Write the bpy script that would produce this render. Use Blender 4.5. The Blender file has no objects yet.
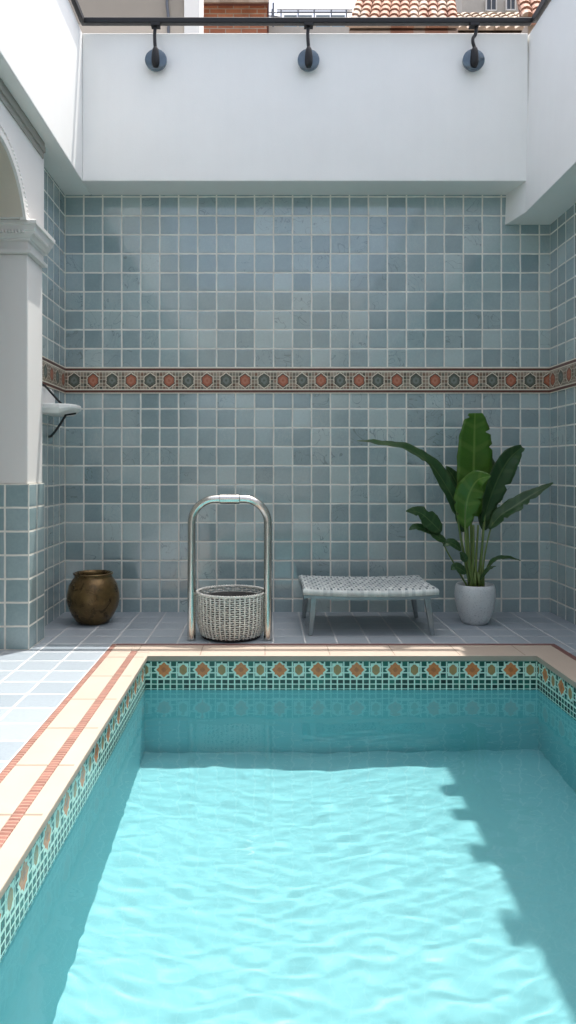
import bpy, bmesh, math, random
from mathutils import Vector, Matrix
random.seed(7)
R = math.radians
scene = bpy.context.scene
COL = scene.collection
F = 722.8; CX = 265.0; CY = 468.0; EYE = 1.036     # camera constants used to turn measurements into metres
def pX(x, Y): return (x - CX) / F * Y
def pZ(y, Y): return EYE + (CY - y) / F * Y

# ------------------------------------------------------------------ object helpers
def tag(o, label=None, cat=None, group=None, kind=None):
    if label: o['label'] = label
    if cat: o['category'] = cat
    if group: o['group'] = group
    if kind: o['kind'] = kind
    return o
def empty(name, loc=(0, 0, 0)):
    o = bpy.data.objects.new(name, None); COL.objects.link(o); o.location = loc
    o.empty_display_size = 0.1
    return o
def link(name, bm, mat, parent=None, smooth=False, origin=None):
    """one mesh object; geometry is given in world coordinates"""
    me = bpy.data.meshes.new(name)
    bmesh.ops.recalc_face_normals(bm, faces=bm.faces[:])
    if smooth:
        for f in bm.faces: f.smooth = True
    bm.to_mesh(me); bm.free()
    mats = mat if isinstance(mat, (list, tuple)) else [mat]
    for m in mats: me.materials.append(m)
    o = bpy.data.objects.new(name, me); COL.objects.link(o)
    base = origin
    if parent is not None:
        base = parent.matrix_world.translation if parent.type != 'EMPTY' else Vector(parent.location)
        if parent.parent is not None and parent.type == 'EMPTY':
            base = Vector(parent.location) + Vector(parent.parent.location)
    if parent is not None:
        pl = world_loc(parent)
        me.transform(Matrix.Translation(-pl))
        o.parent = parent
    elif origin is not None:
        me.transform(Matrix.Translation(-Vector(origin))); o.location = origin
    return o
def world_loc(o):
    v = Vector(o.location)
    while o.parent is not None:
        o = o.parent; v = v + Vector(o.location)
    return v
def smooth_by_angle(o, deg=40):
    me = o.data
    for p in me.polygons: p.use_smooth = True
    bm = bmesh.new(); bm.from_mesh(me)
    for e in bm.edges:
        if len(e.link_faces) == 2 and e.calc_face_angle(0) > R(deg): e.smooth = False
    bm.to_mesh(me); bm.free()
def bevel(o, w, seg=2):
    m = o.modifiers.new('bevel', 'BEVEL'); m.width = w; m.segments = seg; m.limit_method = 'ANGLE'; m.angle_limit = R(35)
    return o
def NB(): return bmesh.new()
def box(bm, x0, x1, y0, y1, z0, z1):
    vs = [bm.verts.new(p) for p in ((x0,y0,z0),(x1,y0,z0),(x1,y1,z0),(x0,y1,z0),(x0,y0,z1),(x1,y0,z1),(x1,y1,z1),(x0,y1,z1))]
    for f in ((3,2,1,0),(4,5,6,7),(0,1,5,4),(1,2,6,5),(2,3,7,6),(3,0,4,7)):
        bm.faces.new([vs[i] for i in f])
    return vs
def hexa(bm, b, t):
    """prism between bottom loop b and top loop t"""
    n = len(b)
    vb = [bm.verts.new(p) for p in b]; vt = [bm.verts.new(p) for p in t]
    bm.faces.new(vb[::-1]); bm.faces.new(vt)
    for i in range(n): bm.faces.new([vb[i], vb[(i+1)%n], vt[(i+1)%n], vt[i]])
def tube(bm, pts, rad, seg=10, closed=False, caps=True):
    pts = [Vector(p) for p in pts]; n = len(pts)
    rads = rad if isinstance(rad, (list, tuple)) else [rad]*n
    rings = []; prev = None
    for i, p in enumerate(pts):
        a = pts[(i-1)%n] if (closed or i > 0) else p
        b = pts[(i+1)%n] if (closed or i < n-1) else p
        t = (b-a).normalized()
        if prev is None:
            ref = Vector((0,0,1)) if abs(t.z) < .9 else Vector((1,0,0))
            u = t.cross(ref).normalized()
        else:
            u = (prev - t*prev.dot(t)).normalized()
        prev = u; v = t.cross(u)
        rings.append([bm.verts.new(p + (u*math.cos(2*math.pi*k/seg) + v*math.sin(2*math.pi*k/seg))*rads[i]) for k in range(seg)])
    m = n if closed else n-1
    for i in range(m):
        A, B = rings[i], rings[(i+1)%n]
        for k in range(seg):
            bm.faces.new([A[k], A[(k+1)%seg], B[(k+1)%seg], B[k]])
    if caps and not closed:
        bm.faces.new(rings[0][::-1]); bm.faces.new(rings[-1])
def lathe(bm, prof, cx, cy, seg=48, cap_bottom=True, z0=0, wob=None):
    rings = []
    for r, z in prof:
        rings.append([bm.verts.new((cx + r*math.cos(2*math.pi*k/seg), cy + r*math.sin(2*math.pi*k/seg), z0+z)) for k in range(seg)])
    for A, B in zip(rings, rings[1:]):
        for k in range(seg): bm.faces.new([A[k], A[(k+1)%seg], B[(k+1)%seg], B[k]])
    if cap_bottom: bm.faces.new(rings[0][::-1])
    return rings
def catmull(P, n):
    P = [Vector(p) for p in P]
    Q = [P[0]*2-P[1]] + P + [P[-1]*2-P[-2]]
    out = []; segs = len(P)-1
    for i in range(n):
        t = i/(n-1)*segs; k = min(int(t), segs-1); t -= k
        a, b, c, d = Q[k], Q[k+1], Q[k+2], Q[k+3]
        out.append(.5*((2*b) + (c-a)*t + (2*a-5*b+4*c-d)*t*t + (3*b-a-3*c+d)*t*t*t))
    return out

# ------------------------------------------------------------------ node expression helper
class G:
    def __init__(s, name):
        s.mat = bpy.data.materials.new(name); s.mat.use_nodes = True
        s.nt = s.mat.node_tree
        s.bsdf = s.nt.nodes['Principled BSDF']
    def new(s, t): return s.nt.nodes.new(t)
    def w(s, a, sock):
        if isinstance(a, E): s.nt.links.new(a.s, sock)
        else:
            try: sock.default_value = a
            except Exception: sock.default_value = (*a, 1) if len(a) == 3 else a
    def math(s, op, a, b=0.0, c=0.0):
        n = s.new('ShaderNodeMath'); n.operation = op
        s.w(a, n.inputs[0]); s.w(b, n.inputs[1]); s.w(c, n.inputs[2])
        return E(s, n.outputs[0])
    def coord(s):
        n = s.new('ShaderNodeNewGeometry')
        x = s.new('ShaderNodeSeparateXYZ'); s.nt.links.new(n.outputs['Position'], x.inputs[0])
        return E(s, x.outputs[0]), E(s, x.outputs[1]), E(s, x.outputs[2]), E(s, n.outputs['Position'])
    def objcoord(s):
        n = s.new('ShaderNodeTexCoord')
        x = s.new('ShaderNodeSeparateXYZ'); s.nt.links.new(n.outputs['Object'], x.inputs[0])
        return E(s, x.outputs[0]), E(s, x.outputs[1]), E(s, x.outputs[2]), E(s, n.outputs['Object'])
    def uv(s):
        n = s.new('ShaderNodeTexCoord')
        x = s.new('ShaderNodeSeparateXYZ'); s.nt.links.new(n.outputs['UV'], x.inputs[0])
        return E(s, x.outputs[0]), E(s, x.outputs[1])
    def comb(s, x, y, z=0.0):
        n = s.new('ShaderNodeCombineXYZ'); s.w(x, n.inputs[0]); s.w(y, n.inputs[1]); s.w(z, n.inputs[2])
        return E(s, n.outputs[0])
    def white(s, v):
        n = s.new('ShaderNodeTexWhiteNoise'); s.nt.links.new(v.s, n.inputs['Vector'])
        x = s.new('ShaderNodeSeparateColor'); s.nt.links.new(n.outputs['Color'], x.inputs[0])
        return [E(s, x.outputs[i]) for i in range(3)]
    def noise(s, v, scale, detail=3, rough=.55, dist=0):
        n = s.new('ShaderNodeTexNoise')
        if v is not None: s.nt.links.new(v.s, n.inputs['Vector'])
        n.inputs['Scale'].default_value = scale; n.inputs['Detail'].default_value = detail
        n.inputs['Roughness'].default_value = rough; n.inputs['Distortion'].default_value = dist
        return E(s, n.outputs['Fac'])
    def mix(s, f, a, b):
        n = s.new('ShaderNodeMix'); n.data_type = 'RGBA'
        s.w(f, n.inputs[0]); s.w(a, n.inputs[6]); s.w(b, n.inputs[7])
        return E(s, n.outputs[2])
    def scale_col(s, c, f):
        n = s.new('ShaderNodeMix'); n.data_type = 'RGBA'; n.blend_type = 'MULTIPLY'; n.inputs[0].default_value = 1
        s.w(c, n.inputs[6]); cc = s.new('ShaderNodeCombineColor')
        for i in range(3): s.w(f, cc.inputs[i])
        s.nt.links.new(cc.outputs[0], n.inputs[7])
        return E(s, n.outputs[2])
    def sstep(s, v, a, b):
        n = s.new('ShaderNodeMapRange'); n.interpolation_type = 'SMOOTHSTEP'
        s.w(v, n.inputs[0]); n.inputs[1].default_value = a; n.inputs[2].default_value = b
        return E(s, n.outputs[0])
    def lstep(s, v, a, b, c=0.0, d=1.0):
        n = s.new('ShaderNodeMapRange')
        s.w(v, n.inputs[0]); n.inputs[1].default_value = a; n.inputs[2].default_value = b
        n.inputs[3].default_value = c; n.inputs[4].default_value = d
        return E(s, n.outputs[0])
    def bump(s, h, dist=.002, strength=1.0):
        n = s.new('ShaderNodeBump'); n.inputs['Strength'].default_value = strength; n.inputs['Distance'].default_value = dist
        s.w(h, n.inputs['Height']); s.nt.links.new(n.outputs[0], s.bsdf.inputs['Normal'])
    def out(s, col=None, rough=None, metal=None, spec=None, coat=None, coat_rough=None):
        b = s.bsdf
        if col is not None: s.w(col, b.inputs['Base Color'])
        if rough is not None: s.w(rough, b.inputs['Roughness'])
        if metal is not None: s.w(metal, b.inputs['Metallic'])
        if spec is not None: s.w(spec, b.inputs['Specular IOR Level'])
        if coat is not None: s.w(coat, b.inputs['Coat Weight'])
        if coat_rough is not None: s.w(coat_rough, b.inputs['Coat Roughness'])
        return s.mat
class E:
    def __init__(s, g, sock): s.g = g; s.s = sock
    def __add__(s, o): return s.g.math('ADD', s, o)
    __radd__ = __add__
    def __sub__(s, o): return s.g.math('SUBTRACT', s, o)
    def __rsub__(s, o): return s.g.math('SUBTRACT', o, s)
    def __mul__(s, o): return s.g.math('MULTIPLY', s, o)
    __rmul__ = __mul__
    def __truediv__(s, o): return s.g.math('DIVIDE', s, o)
    def floor(s): return s.g.math('FLOOR', s)
    def fract(s): return s.g.math('FRACT', s)
    def abs(s): return s.g.math('ABSOLUTE', s)
    def min(s, o): return s.g.math('MINIMUM', s, o)
    def max(s, o): return s.g.math('MAXIMUM', s, o)
    def gt(s, o): return s.g.math('GREATER_THAN', s, o)
    def lt(s, o): return s.g.math('LESS_THAN', s, o)
    def mod(s, o): return s.g.math('FLOORED_MODULO', s, o)
    def sin(s): return s.g.math('SINE', s)
    def sqrt(s): return s.g.math('SQRT', s)

# ------------------------------------------------------------------ materials
def tile_mat(name, ua, va, pu, pv, u0=0, v0=0, cols=((.2,.3,.33),(.27,.37,.39)), grout=(.74,.72,.65), gw=.040, rough=.09,
             tilt=.35, wall=False, wave=.25, spec=.75, jitter=.8):
    g = G(name); x, y, z, pos = g.coord(); ax = dict(x=x, y=y, z=z)
    u, v = ax[ua], ax[va]
    if wall: v = v + z.lt(1.66)*.0225
    wob = (g.noise(pos, 9, 2)-.5)*.006
    U = (u - u0 + wob)/pu; V = (v - v0 - wob)/pv
    fu, fv = U.fract(), V.fract()
    r1, r2, r3 = g.white(g.comb(U.floor()+.5, V.floor()+.5, 3.3))
    du = (fu-.5).abs(); dv = (fv-.5).abs()
    edge = .5 - du.max(dv)                      # distance to joint in tile units
    tile = g.sstep(edge, gw*.75, gw*1.3)        # 1 on the glazed tile
    n1 = g.noise(pos, 2.1, 3); n2 = g.noise(pos, 60, 4, .6); n3 = g.noise(pos, 11, 3, .5, .6)
    f = r1*jitter + (n1-.5)*.5 + (n3-.5)*.5 + .08
    col = g.mix(f.min(1.0).max(0.0), cols[0], cols[1])
    if len(cols) > 2: col = g.mix(r2.gt(.80)*.75, col, cols[2])
    col = g.scale_col(col, .86 + n2*.28)
    if wall:
        cr = (g.noise(pos, 7, 2, .5, 1.5)-.5).abs()
        col = g.mix(g.sstep(cr, .012, .004)*r3.gt(.72)*.55, col, (.10,.14,.14))
        cr2 = (g.noise(g.comb(x*9, z*3, y), 2.5, 3, .6, 1.0)-.5).abs()
        col = g.mix(g.sstep(cr2, .02, .006)*r1.gt(.75)*.35, col, (.42,.48,.46))
    gcol = g.scale_col(grout, .8 + n3*.4)
    c = g.mix(tile, gcol, col)
    h = tile*.55 + (fu-.5)*(r2-.5)*tilt + (fv-.5)*(r3-.5)*tilt + n3*wave + n2*.02 + g.sstep(edge, gw, gw*4)*.25
    g.bump(h, .0035, .8)
    rg = g.mix(tile, (.75,.75,.75), (rough,rough,rough))
    rr = (1.0-tile)*.55 + rough + n3*.1*tile
    return g.out(c, rr, spec=spec, coat=(tile*.8 if wall else 0.0), coat_rough=.05)
WALLC = ((.21,.29,.305), (.32,.41,.42), (.40,.485,.48))
M = {}
PT = .1365
M['wall_tile_rear'] = tile_mat('glazed_tile_rear', 'x','z', PT, PT, -1.44, 1.758-PT*20, WALLC, wall=True)
M['wall_tile_side'] = tile_mat('glazed_tile_side', 'y','z', PT, PT, 5.2, 1.758-PT*20, WALLC, wall=True)
M['pillar_tile_front'] = tile_mat('pillar_tile_front', 'x','z', PT, .135, -1.342, .945, ((.24,.33,.34),(.33,.42,.43)))
M['pillar_tile_side'] = tile_mat('pillar_tile_side', 'y','z', .145, .135, 4.11, .945, ((.24,.33,.34),(.33,.42,.43)))
M['deck'] = tile_mat('deck_tile', 'x','y', .19, .19, -.90, 4.262, ((.255,.295,.33),(.30,.34,.375),(.24,.28,.315)), grout=(.47,.48,.485), gw=.03, rough=.3, tilt=.12, wave=.15, spec=.35)

def plaster(name, col, rough=.75, var=.06, scale=3):
    g = G(name); x, y, z, pos = g.coord()
    n = g.noise(pos, scale, 5, .6); n2 = g.noise(pos, 90, 4, .6)
    st = g.noise(g.comb(x*6, y*6, z*.5), 3, 4, .6)
    c = g.scale_col(col, (1-var) + n*var + (st-.5)*var*.35)
    g.bump(n2*.5 + n*.5, .002, .5)
    return g.out(c, rough)
M['plaster'] = plaster('white_plaster', (.84,.83,.80), var=.09)
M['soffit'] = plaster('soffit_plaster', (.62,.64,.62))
M['stucco'] = plaster('pillar_stucco', (.74,.72,.69))
M['beige'] = plaster('beige_render', (.52,.46,.39))
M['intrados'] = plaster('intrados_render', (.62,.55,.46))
M['taupe'] = plaster('taupe_render', (.33,.295,.25), var=.1)
M['pale_stone'] = plaster('pale_house_stone', (.48,.45,.40), var=.3, scale=6)
M['white_col'] = plaster('white_column', (.8,.79,.76))
M['moulding'] = plaster('grey_moulding', (.36,.35,.31), var=.2)
M['back_wall'] = plaster('courtyard_render', (.66,.66,.64))
M['ground'] = plaster('ground_soil', (.22,.20,.17), var=.4, scale=.6)
M['pool_plaster'] = None
def pool_plaster():
    g = G('pool_plaster'); x, y, z, pos = g.coord()
    n = g.noise(pos, 3.0, 4); n2 = g.noise(pos, 40, 3)
    c = g.mix(n, (.16,.455,.495), (.195,.495,.53))
    c = g.scale_col(c, .95+n2*.1)
    g.bump(n2, .001, .4)
    return g.out(c, .6)
M['pool_plaster'] = pool_plaster()

def coping_mat():
    g = G('cream_coping_stone'); x, y, z, pos = g.coord()
    n = g.noise(pos, 5, 5, .65); n2 = g.noise(pos, 120, 3, .6)
    # slab joints every 0.36 m along the side runs
    j = ((y/.36).fract()-.5).abs(); jy = g.sstep(j, .478, .488)*x.lt(-.665)
    j2 = ((x/.36).fract()-.5).abs(); jx = g.sstep(j2, .488, .496)*y.gt(4.0)
    jj = jy.max(jx)
    c = g.mix(n, (.345,.28,.225), (.425,.355,.295))
    spots = g.sstep(n2, .64, .75)
    c = g.mix(spots*.3, c, (.30,.22,.16))
    c = g.mix(jj*.8, c, (.19,.145,.11))
    g.bump(n*.4 + n2*.3 - jj*.6, .002, .5)
    return g.out(c, .55 + n*.2)
M['coping'] = coping_mat()
M['nose'] = plaster('coping_nose_green', (.20,.33,.28), .4, .2, 8)
def brick_stripe(name, ax):
    g = G(name); x, y, z, pos = g.coord(); u = y if ax == 'y' else x
    U = u/.021; n = g.noise(pos, 30, 3); n0 = g.noise(pos, 6, 2)
    r1, r2, r3 = g.white(g.comb(U.floor()+.5, 1.7))
    j = g.sstep(((U + (n-.5)*.3).fract()-.5).abs(), .30, .42)
    c = g.mix(r1, (.17,.070,.052), (.25,.115,.088))
    c = g.scale_col(c, .75 + n*.5)
    c = g.mix(j*(.35+r2*.3), c, (.42,.30,.235))
    g.bump(1.0-j, .002, .5)
    return g.out(c, .6)
M['stripe_y'] = brick_stripe('red_brick_stripe_side', 'y'); M['stripe_x'] = brick_stripe('red_brick_stripe_rear', 'x')
g = G('dark_edge_trim'); M['trim'] = g.out(g.mix(g.noise(None, 20), (.12,.05,.045), (.20,.09,.075)), .5)

def frieze_mat(name, ua, u0):
    g = G(name); x, y, z, pos = g.coord(); u = x if ua == 'x' else y
    V = (z - 1.572)/.186
    U = (u-u0)/PT; fu = U.fract()-.5; fv = V-.5
    n = g.noise(pos, 90, 3, .6); n2 = g.noise(pos, 25, 3)
    du = fu*PT + (n-.5)*.012; dv = fv*.186 + (n2-.5)*.012
    a, b = du.abs(), dv.abs()
    d = (a*1.05).max((a*.75+b)*.80)
    odd = U.floor().mod(2.0)
    r1, r2, r3 = g.white(g.comb(U.floor()+.5, 9.1))
    cream = g.scale_col((.66,.58,.46), .7+n*.6)
    # background between the medallions: rows of small dark and brown blocks
    q = g.comb(((u-u0)/.02275).floor(), ((z-1.572)/.0247).floor())
    w1, w2, w3 = g.white(q)
    blk = g.sstep((((u-u0)/.02275).fract()-.5).abs().max((((z-1.572)/.0247).fract()-.5).abs()), .48, .40)
    dark = g.mix(w1, (.035,.045,.03), (.17,.075,.04))
    bgc = g.mix(blk*(w2*.35+.65), cream, dark)
    c = g.mix(g.sstep(d, .0500, .0475), bgc, cream)              # cream ring round each medallion
    red = g.mix(n2, (.28,.065,.03), (.42,.14,.075)); grn = g.mix(n2, (.05,.065,.05), (.14,.155,.12))
    med = g.mix(odd, grn, red)
    inner = g.mix(odd, (.22,.25,.24), (.50,.22,.14))
    c = g.mix(g.sstep(d, .0435, .041), c, (.05,.04,.03))
    c = g.mix(g.sstep(d, .0375, .034), c, g.scale_col(med, .55+g.noise(pos, 130, 2)*.9))
    ring = g.sstep(d + (n-.5)*.014, .025, .020)*g.sstep(d, .006, .011)
    c = g.mix(ring*(.35+n*.4), c, inner)
    av = fv.abs()
    c = g.mix(g.sstep(av, .325, .335), c, g.scale_col((.74,.68,.56), .8+n*.4))
    rs = g.sstep(av, .368, .380)*g.sstep(av, .475, .463)
    rc = g.mix(n, (.065,.022,.016), (.15,.046,.032))
    c = g.mix(rs, c, rc)
    g.bump(rs*.3 + g.sstep(d, .05, .044)*.6 + n*.3, .003, .6)
    return g.out(c, .35)
M['frieze_x'] = frieze_mat('frieze_rear', 'x', -1.44); M['frieze_y'] = frieze_mat('frieze_side', 'y', 5.2)

def mosaic_mat(name, ua, u0, P=.213):
    """pool band: 6 squares per repeat; star medallions in the upper part, two rows of small squares below"""
    g = G(name); x, y, z, pos = g.coord(); u = x if ua == 'x' else y
    n = g.noise(pos, 70, 3, .6); n2 = g.noise(pos, 14, 3)
    U = (u-u0)/P; s = P/6
    wob = (n2-.5)*.004
    fs = ((u-u0+wob)/s).fract()-.5
    # vertical zones (z from -0.016 down to -0.182)
    t = (-.030 - z + wob*.6)
    low = t.gt(.098)
    ft_lo = ((t-.1015)/.0265).fract()-.5
    ft_up = (t/.0327).fract()-.5
    ft = low*ft_lo + (1.0-low)*ft_up
    sq = g.sstep(fs.abs().max(ft.abs()), .43, .36)
    r1, r2, r3 = g.white(g.comb(((u-u0)/s).floor()+.5, low*10 + (t/.0265).floor()+.5))
    white = g.scale_col((.58,.76,.66), .8+n*.4)
    dgr = g.mix(r1, (.012,.05,.04), (.03,.15,.115))
    dgr = g.mix(low*r2.gt(.5)*.6, dgr, (.008,.02,.018))
    c = g.mix(sq, white, dgr)
    # medallions
    dv = (t-.049)
    du_b = ((U.fract()-.5)*P)                     # big star centre
    du_s = (((U+.5).fract()-.5)*P)                # small medallion half way
    a, b = du_b.abs(), dv.abs()
    star = ((a+b)*.76).min(a.max(b)*1.22)
    up = 1.0-low
    c = g.mix(g.sstep(star, .044, .0405)*up, c, white)
    org = g.mix(n, (.50,.13,.035), (.72,.28,.10))
    c = g.mix(g.sstep(star, .034, .031)*up, c, org)
    c = g.mix(g.sstep(star, .014, .010)*up*.5, c, (.30,.09,.04))
    a2, b2 = du_s.abs(), dv.abs()
    e = a2.max(b2*.8)
    c = g.mix(g.sstep(e, .030, .027)*up, c, white)
    olive = g.mix(g.noise(pos, 40, 3), (.16,.20,.09), (.55,.26,.10))
    c = g.mix(g.sstep(a2.max(b2*.74).max((a2+b2)*.62), .0225, .0195)*up, c, olive)
    line = g.sstep((t-.0985).abs(), .0045, .003)
    c = g.mix(line, c, white)
    c = g.mix(g.sstep(t, .006, .003), c, (.03,.12,.09))
    g.bump(sq*.5 + n*.2, .0015, .6)
    return g.out(c, .18)
M['mosaic_x'] = mosaic_mat('mosaic_rear', 'x', -.665+.0); M['mosaic_y'] = mosaic_mat('mosaic_side', 'y', 4.0)

def steel():
    g = G('brushed_steel'); x, y, z, pos = g.coord()
    n = g.noise(pos, 40, 3); return g.out((.62,.60,.56), .13+n*.12, 1.0)
M['steel'] = steel()
g = G('black_iron'); x,y,z,pos = g.coord(); M['iron'] = g.out((.010,.010,.011), .42+g.noise(pos, 30)*.2, 0, spec=.35)
g = G('blue_glass_disc'); x,y,z,pos = g.coord(); M['disc'] = g.out(g.mix(g.noise(pos, 25), (.055,.085,.11), (.12,.16,.195)), .12, .35, spec=.7)
def bronze():
    g = G('aged_bronze'); x,y,z,pos = g.coord(); n = g.noise(pos, 14, 5, .65, .8); n2 = g.noise(pos, 55, 4, .6)
    c = g.mix(g.sstep(n, .25, .75), (.07,.043,.017), (.19,.12,.045))
    c = g.mix(g.sstep(n2, .58, .7)*.3, c, (.30,.21,.10))
    g.bump(n*.4+n2*.3, .005, .5)
    return g.out(c, .18+n*.22, .6)
M['bronze'] = bronze()
def basket():
    g = G('whitewashed_wicker'); x,y,z,pos = g.coord(); n = g.noise(pos, 60, 3); n2 = g.noise(pos, 8, 2)
    return g.out(g.scale_col(g.mix(n2, (.68,.67,.61), (.80,.79,.73)), .55+n*.8), .6)
M['wicker'] = basket()
g = G('gap_shade_dark'); M['gap_shade'] = g.out((.05,.05,.047), .8)  # dark sheet colour standing in for shade between the basket strands
def seatm():
    g = G('woven_cord'); x,y,z,pos = g.objcoord(); n = g.noise(pos, 30, 3)
    r1,r2,r3 = g.white(g.comb((x/.021).floor(), (y/.058).floor()))
    cell = g.sstep(((x/.021).fract()-.5).abs().max(((y/.058).fract()-.5).abs()), .36, .26)
    par = ((x/.021).floor()+(y/.058).floor()).mod(2.0)
    c = g.mix(cell*(par*.6+r2*.55), g.mix(r1, (.44,.48,.48), (.62,.65,.63)), (.06,.09,.105))
    return g.out(g.scale_col(c, .7+n*.6), .65)
M['seat'] = seatm()
g = G('bench_frame_paint'); x,y,z,pos = g.coord(); M['bench'] = g.out(g.scale_col((.25,.29,.31), .7+g.noise(pos, 20, 4)*.5), .35, .5)
def potm():
    g = G('speckled_glaze_pot'); x,y,z,pos = g.coord(); n = g.noise(pos, 150, 2); n2 = g.noise(pos, 9, 3)
    c = g.mix(g.sstep(n, .58, .66), (.58,.61,.62), (.38,.41,.43)); g.bump(n2, .003, .4)
    return g.out(g.scale_col(c, .85+n2*.3), .32)
M['pot'] = potm()
g = G('potting_soil'); x,y,z,pos = g.coord(); n = g.noise(pos, 80, 3); g.bump(n, .01); M['soil'] = g.out(g.mix(n, (.02,.014,.01), (.07,.05,.035)), .9)
def leafm(name, a, b, rib):
    g = G(name); u, v = g.uv(); x,y,z,pos = g.coord()
    n = g.noise(pos, 12, 3)
    cu = (u-.5).abs()*2
    vein = ((v*26 - cu*2.2).sin()*.5+.5)
    c = g.mix(n, a, b)
    c = g.mix(g.sstep(vein, .75, 1.0)*.25, c, rib)
    c = g.mix(g.sstep(cu, .09, .03)*.7, c, rib)
    c = g.mix(g.sstep(cu, .95, 1.0)*.5, c, (.10,.11,.03))
    g.bump(vein*.5 + g.sstep(cu, .12, 0)*.6, .002, .5)
    g.out(c, .34, spec=.45)
    tr = g.new('ShaderNodeBsdfTranslucent'); g.w(g.scale_col(c, 1.6), tr.inputs[0])
    mx = g.new('ShaderNodeMixShader'); mx.inputs[0].default_value = .3
    o = g.nt.nodes['Material Output']
    g.nt.links.new(g.bsdf.outputs[0], mx.inputs[1]); g.nt.links.new(tr.outputs[0], mx.inputs[2]); g.nt.links.new(mx.outputs[0], o.inputs[0])
    return g.mat
M['leaf'] = leafm('broad_leaf', (.045,.13,.012), (.085,.21,.022), (.20,.32,.07))
M['leaf_dark'] = leafm('dark_leaf', (.022,.07,.022), (.045,.11,.035), (.10,.17,.06))
g = G('leaf_stalk'); M['stalk'] = g.out(g.mix(g.noise(None, 8), (.07,.13,.025), (.16,.22,.06)), .4)
def brickm():
    g = G('red_brick'); x,y,z,pos = g.coord()
    n = g.new('ShaderNodeTexBrick'); g.nt.links.new(g.comb(x, z, 0.0).s, n.inputs['Vector'])
    n.inputs['Scale'].default_value = 1; n.inputs['Brick Width'].default_value = .24; n.inputs['Row Height'].default_value = .075; n.inputs['Mortar Size'].default_value = .008
    n.inputs['Color1'].default_value = (.30,.10,.05,1); n.inputs['Color2'].default_value = (.42,.17,.09,1); n.inputs['Mortar'].default_value = (.35,.28,.22,1)
    c = g.scale_col(E(g, n.outputs['Color']), .6+g.noise(pos, 5, 4)*.8)
    return g.out(c, .85)
M['brick'] = brickm()
def terracotta(name='terracotta_tile', a=(.26,.115,.07), b=(.43,.24,.16)):
    g = G(name); x,y,z,pos = g.objcoord()
    r1,r2,r3 = g.white(g.comb((x/.22).floor(), (y/.36).floor())); n = g.noise(pos, 6, 4)
    c = g.mix(r1, a, b); c = g.mix(r2.gt(.7)*.7, c, (.42,.34,.27))
    return g.out(g.scale_col(c, .6+n*.8), .8)
M['terracotta'] = terracotta()
M['old_tile'] = terracotta('weathered_tile', (.30,.22,.16), (.48,.38,.29))
g = G('dark_window'); M['window'] = g.out((.03,.035,.04), .1, spec=.8)
g = G('window_trim'); M['wtrim'] = g.out((.6,.58,.54), .6)
g = G('galvanised_pole'); M['pole'] = g.out((.12,.13,.15), .5, .3)
g = G('blue_panel'); M['panel'] = g.out((.24,.30,.34), .2)

def waterm():
    g = G('pool_water'); nt = g.nt; nt.nodes.remove(g.bsdf)
    o = nt.nodes['Material Output']
    gl = nt.nodes.new('ShaderNodeBsdfGlass'); gl.inputs['Roughness'].default_value = 0; gl.inputs['IOR'].default_value = 1.33
    gl.inputs['Color'].default_value = (1,1,1,1)
    nt.links.new(gl.outputs[0], o.inputs['Surface'])
    return g.mat
M['water'] = waterm()

# ------------------------------------------------------------------ setting
PX0, PX1, PY0, PY1 = -.665, 1.515, -1.5, 4.0
WZ, FZ = -.185, -1.105
# wide ground with an opening for the yard
bm = NB()
gx0, gx1, gy0, gy1 = -1.9, 2.3, -4.0, 5.4
B = 400
for (a,b,c,d) in ((-B,gx0,-B,B),(gx1,B,-B,B),(gx0,gx1,-B,gy0),(gx0,gx1,gy1,B)):
    bm.faces.new([bm.verts.new(p) for p in ((a,c,-.06),(b,c,-.06),(b,d,-.06),(a,d,-.06))])
tag(link('ground', bm, M['ground']), kind='structure')
# deck sheets around coping: left/rear/right/front
c0 = .235; c1 = .26; c2 = .19
bm = NB()
dx0, dx1 = -3.4, 2.06
cxL, cxR, cyB, cyF = PX0-c0, PX1+c2, PY1+c1, PY0-.2
for (a,b,c,d) in ((dx0,cxL,-4.0,5.22),(cxR,dx1,-4.0,5.22),(cxL,cxR,cyB,5.22),(cxL,cxR,-4.0,cyF)):
    box(bm, a, b, c, d, -.05, 0)
bmesh.ops.remove_doubles(bm, verts=bm.verts[:], dist=1e-5)
tag(link('deck', bm, M['deck']), kind='structure')

# pool
pool = tag(empty('swimming_pool', (PX0, PY0, 0)), 'tiled plunge pool with cream coping and turquoise plaster sides', 'swimming pool')
bm = NB(); T = .12
box(bm, PX0-T, PX1+T, PY0-T, PY1+T, FZ-.15, FZ)
o = link('pool_floor', bm, M['pool_plaster'], pool)
bm = NB()
for (a,b,c,d) in ((PX0-T,PX0,PY0-T,PY1+T),(PX1,PX1+T,PY0-T,PY1+T),(PX0,PX1,PY1,PY1+T),(PX0,PX1,PY0-T,PY0)):
    box(bm, a, b, c, d, FZ+.0005, -.026)
basin = link('pool_wall', bm, M['pool_plaster'], pool)
for (nm, a,b,c,d,m) in (('tile_border',PX0,PX1,PY1-.006,PY1,'mosaic_x'),('tile_border',PX0,PX0+.006,PY0,PY1-.006,'mosaic_y'),('tile_border',PX1-.006,PX1,PY0,PY1-.006,'mosaic_y'),('tile_border',PX0,PX1,PY0,PY0+.006,'mosaic_x')):
    bm = NB(); box(bm, a, b, c, d, -.205, -.0262); link(nm, bm, M[m], pool)
def cop(name, a, b, c, d, m, z1=.0, z0=-.026):
    bm = NB(); box(bm, a, b, c, d, z0, z1); return link(name, bm, m, pool)
nose = .016
# left run: lip, stripe, centre, stripe
L = [(-.722, PX0+nose, 'coping', M['coping']), (-.757, -.722, 'brick_stripe', M['stripe_y']), (-.872, -.757, 'coping', M['coping']), (-.90, -.872, 'brick_stripe', M['stripe_y'])]
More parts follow.
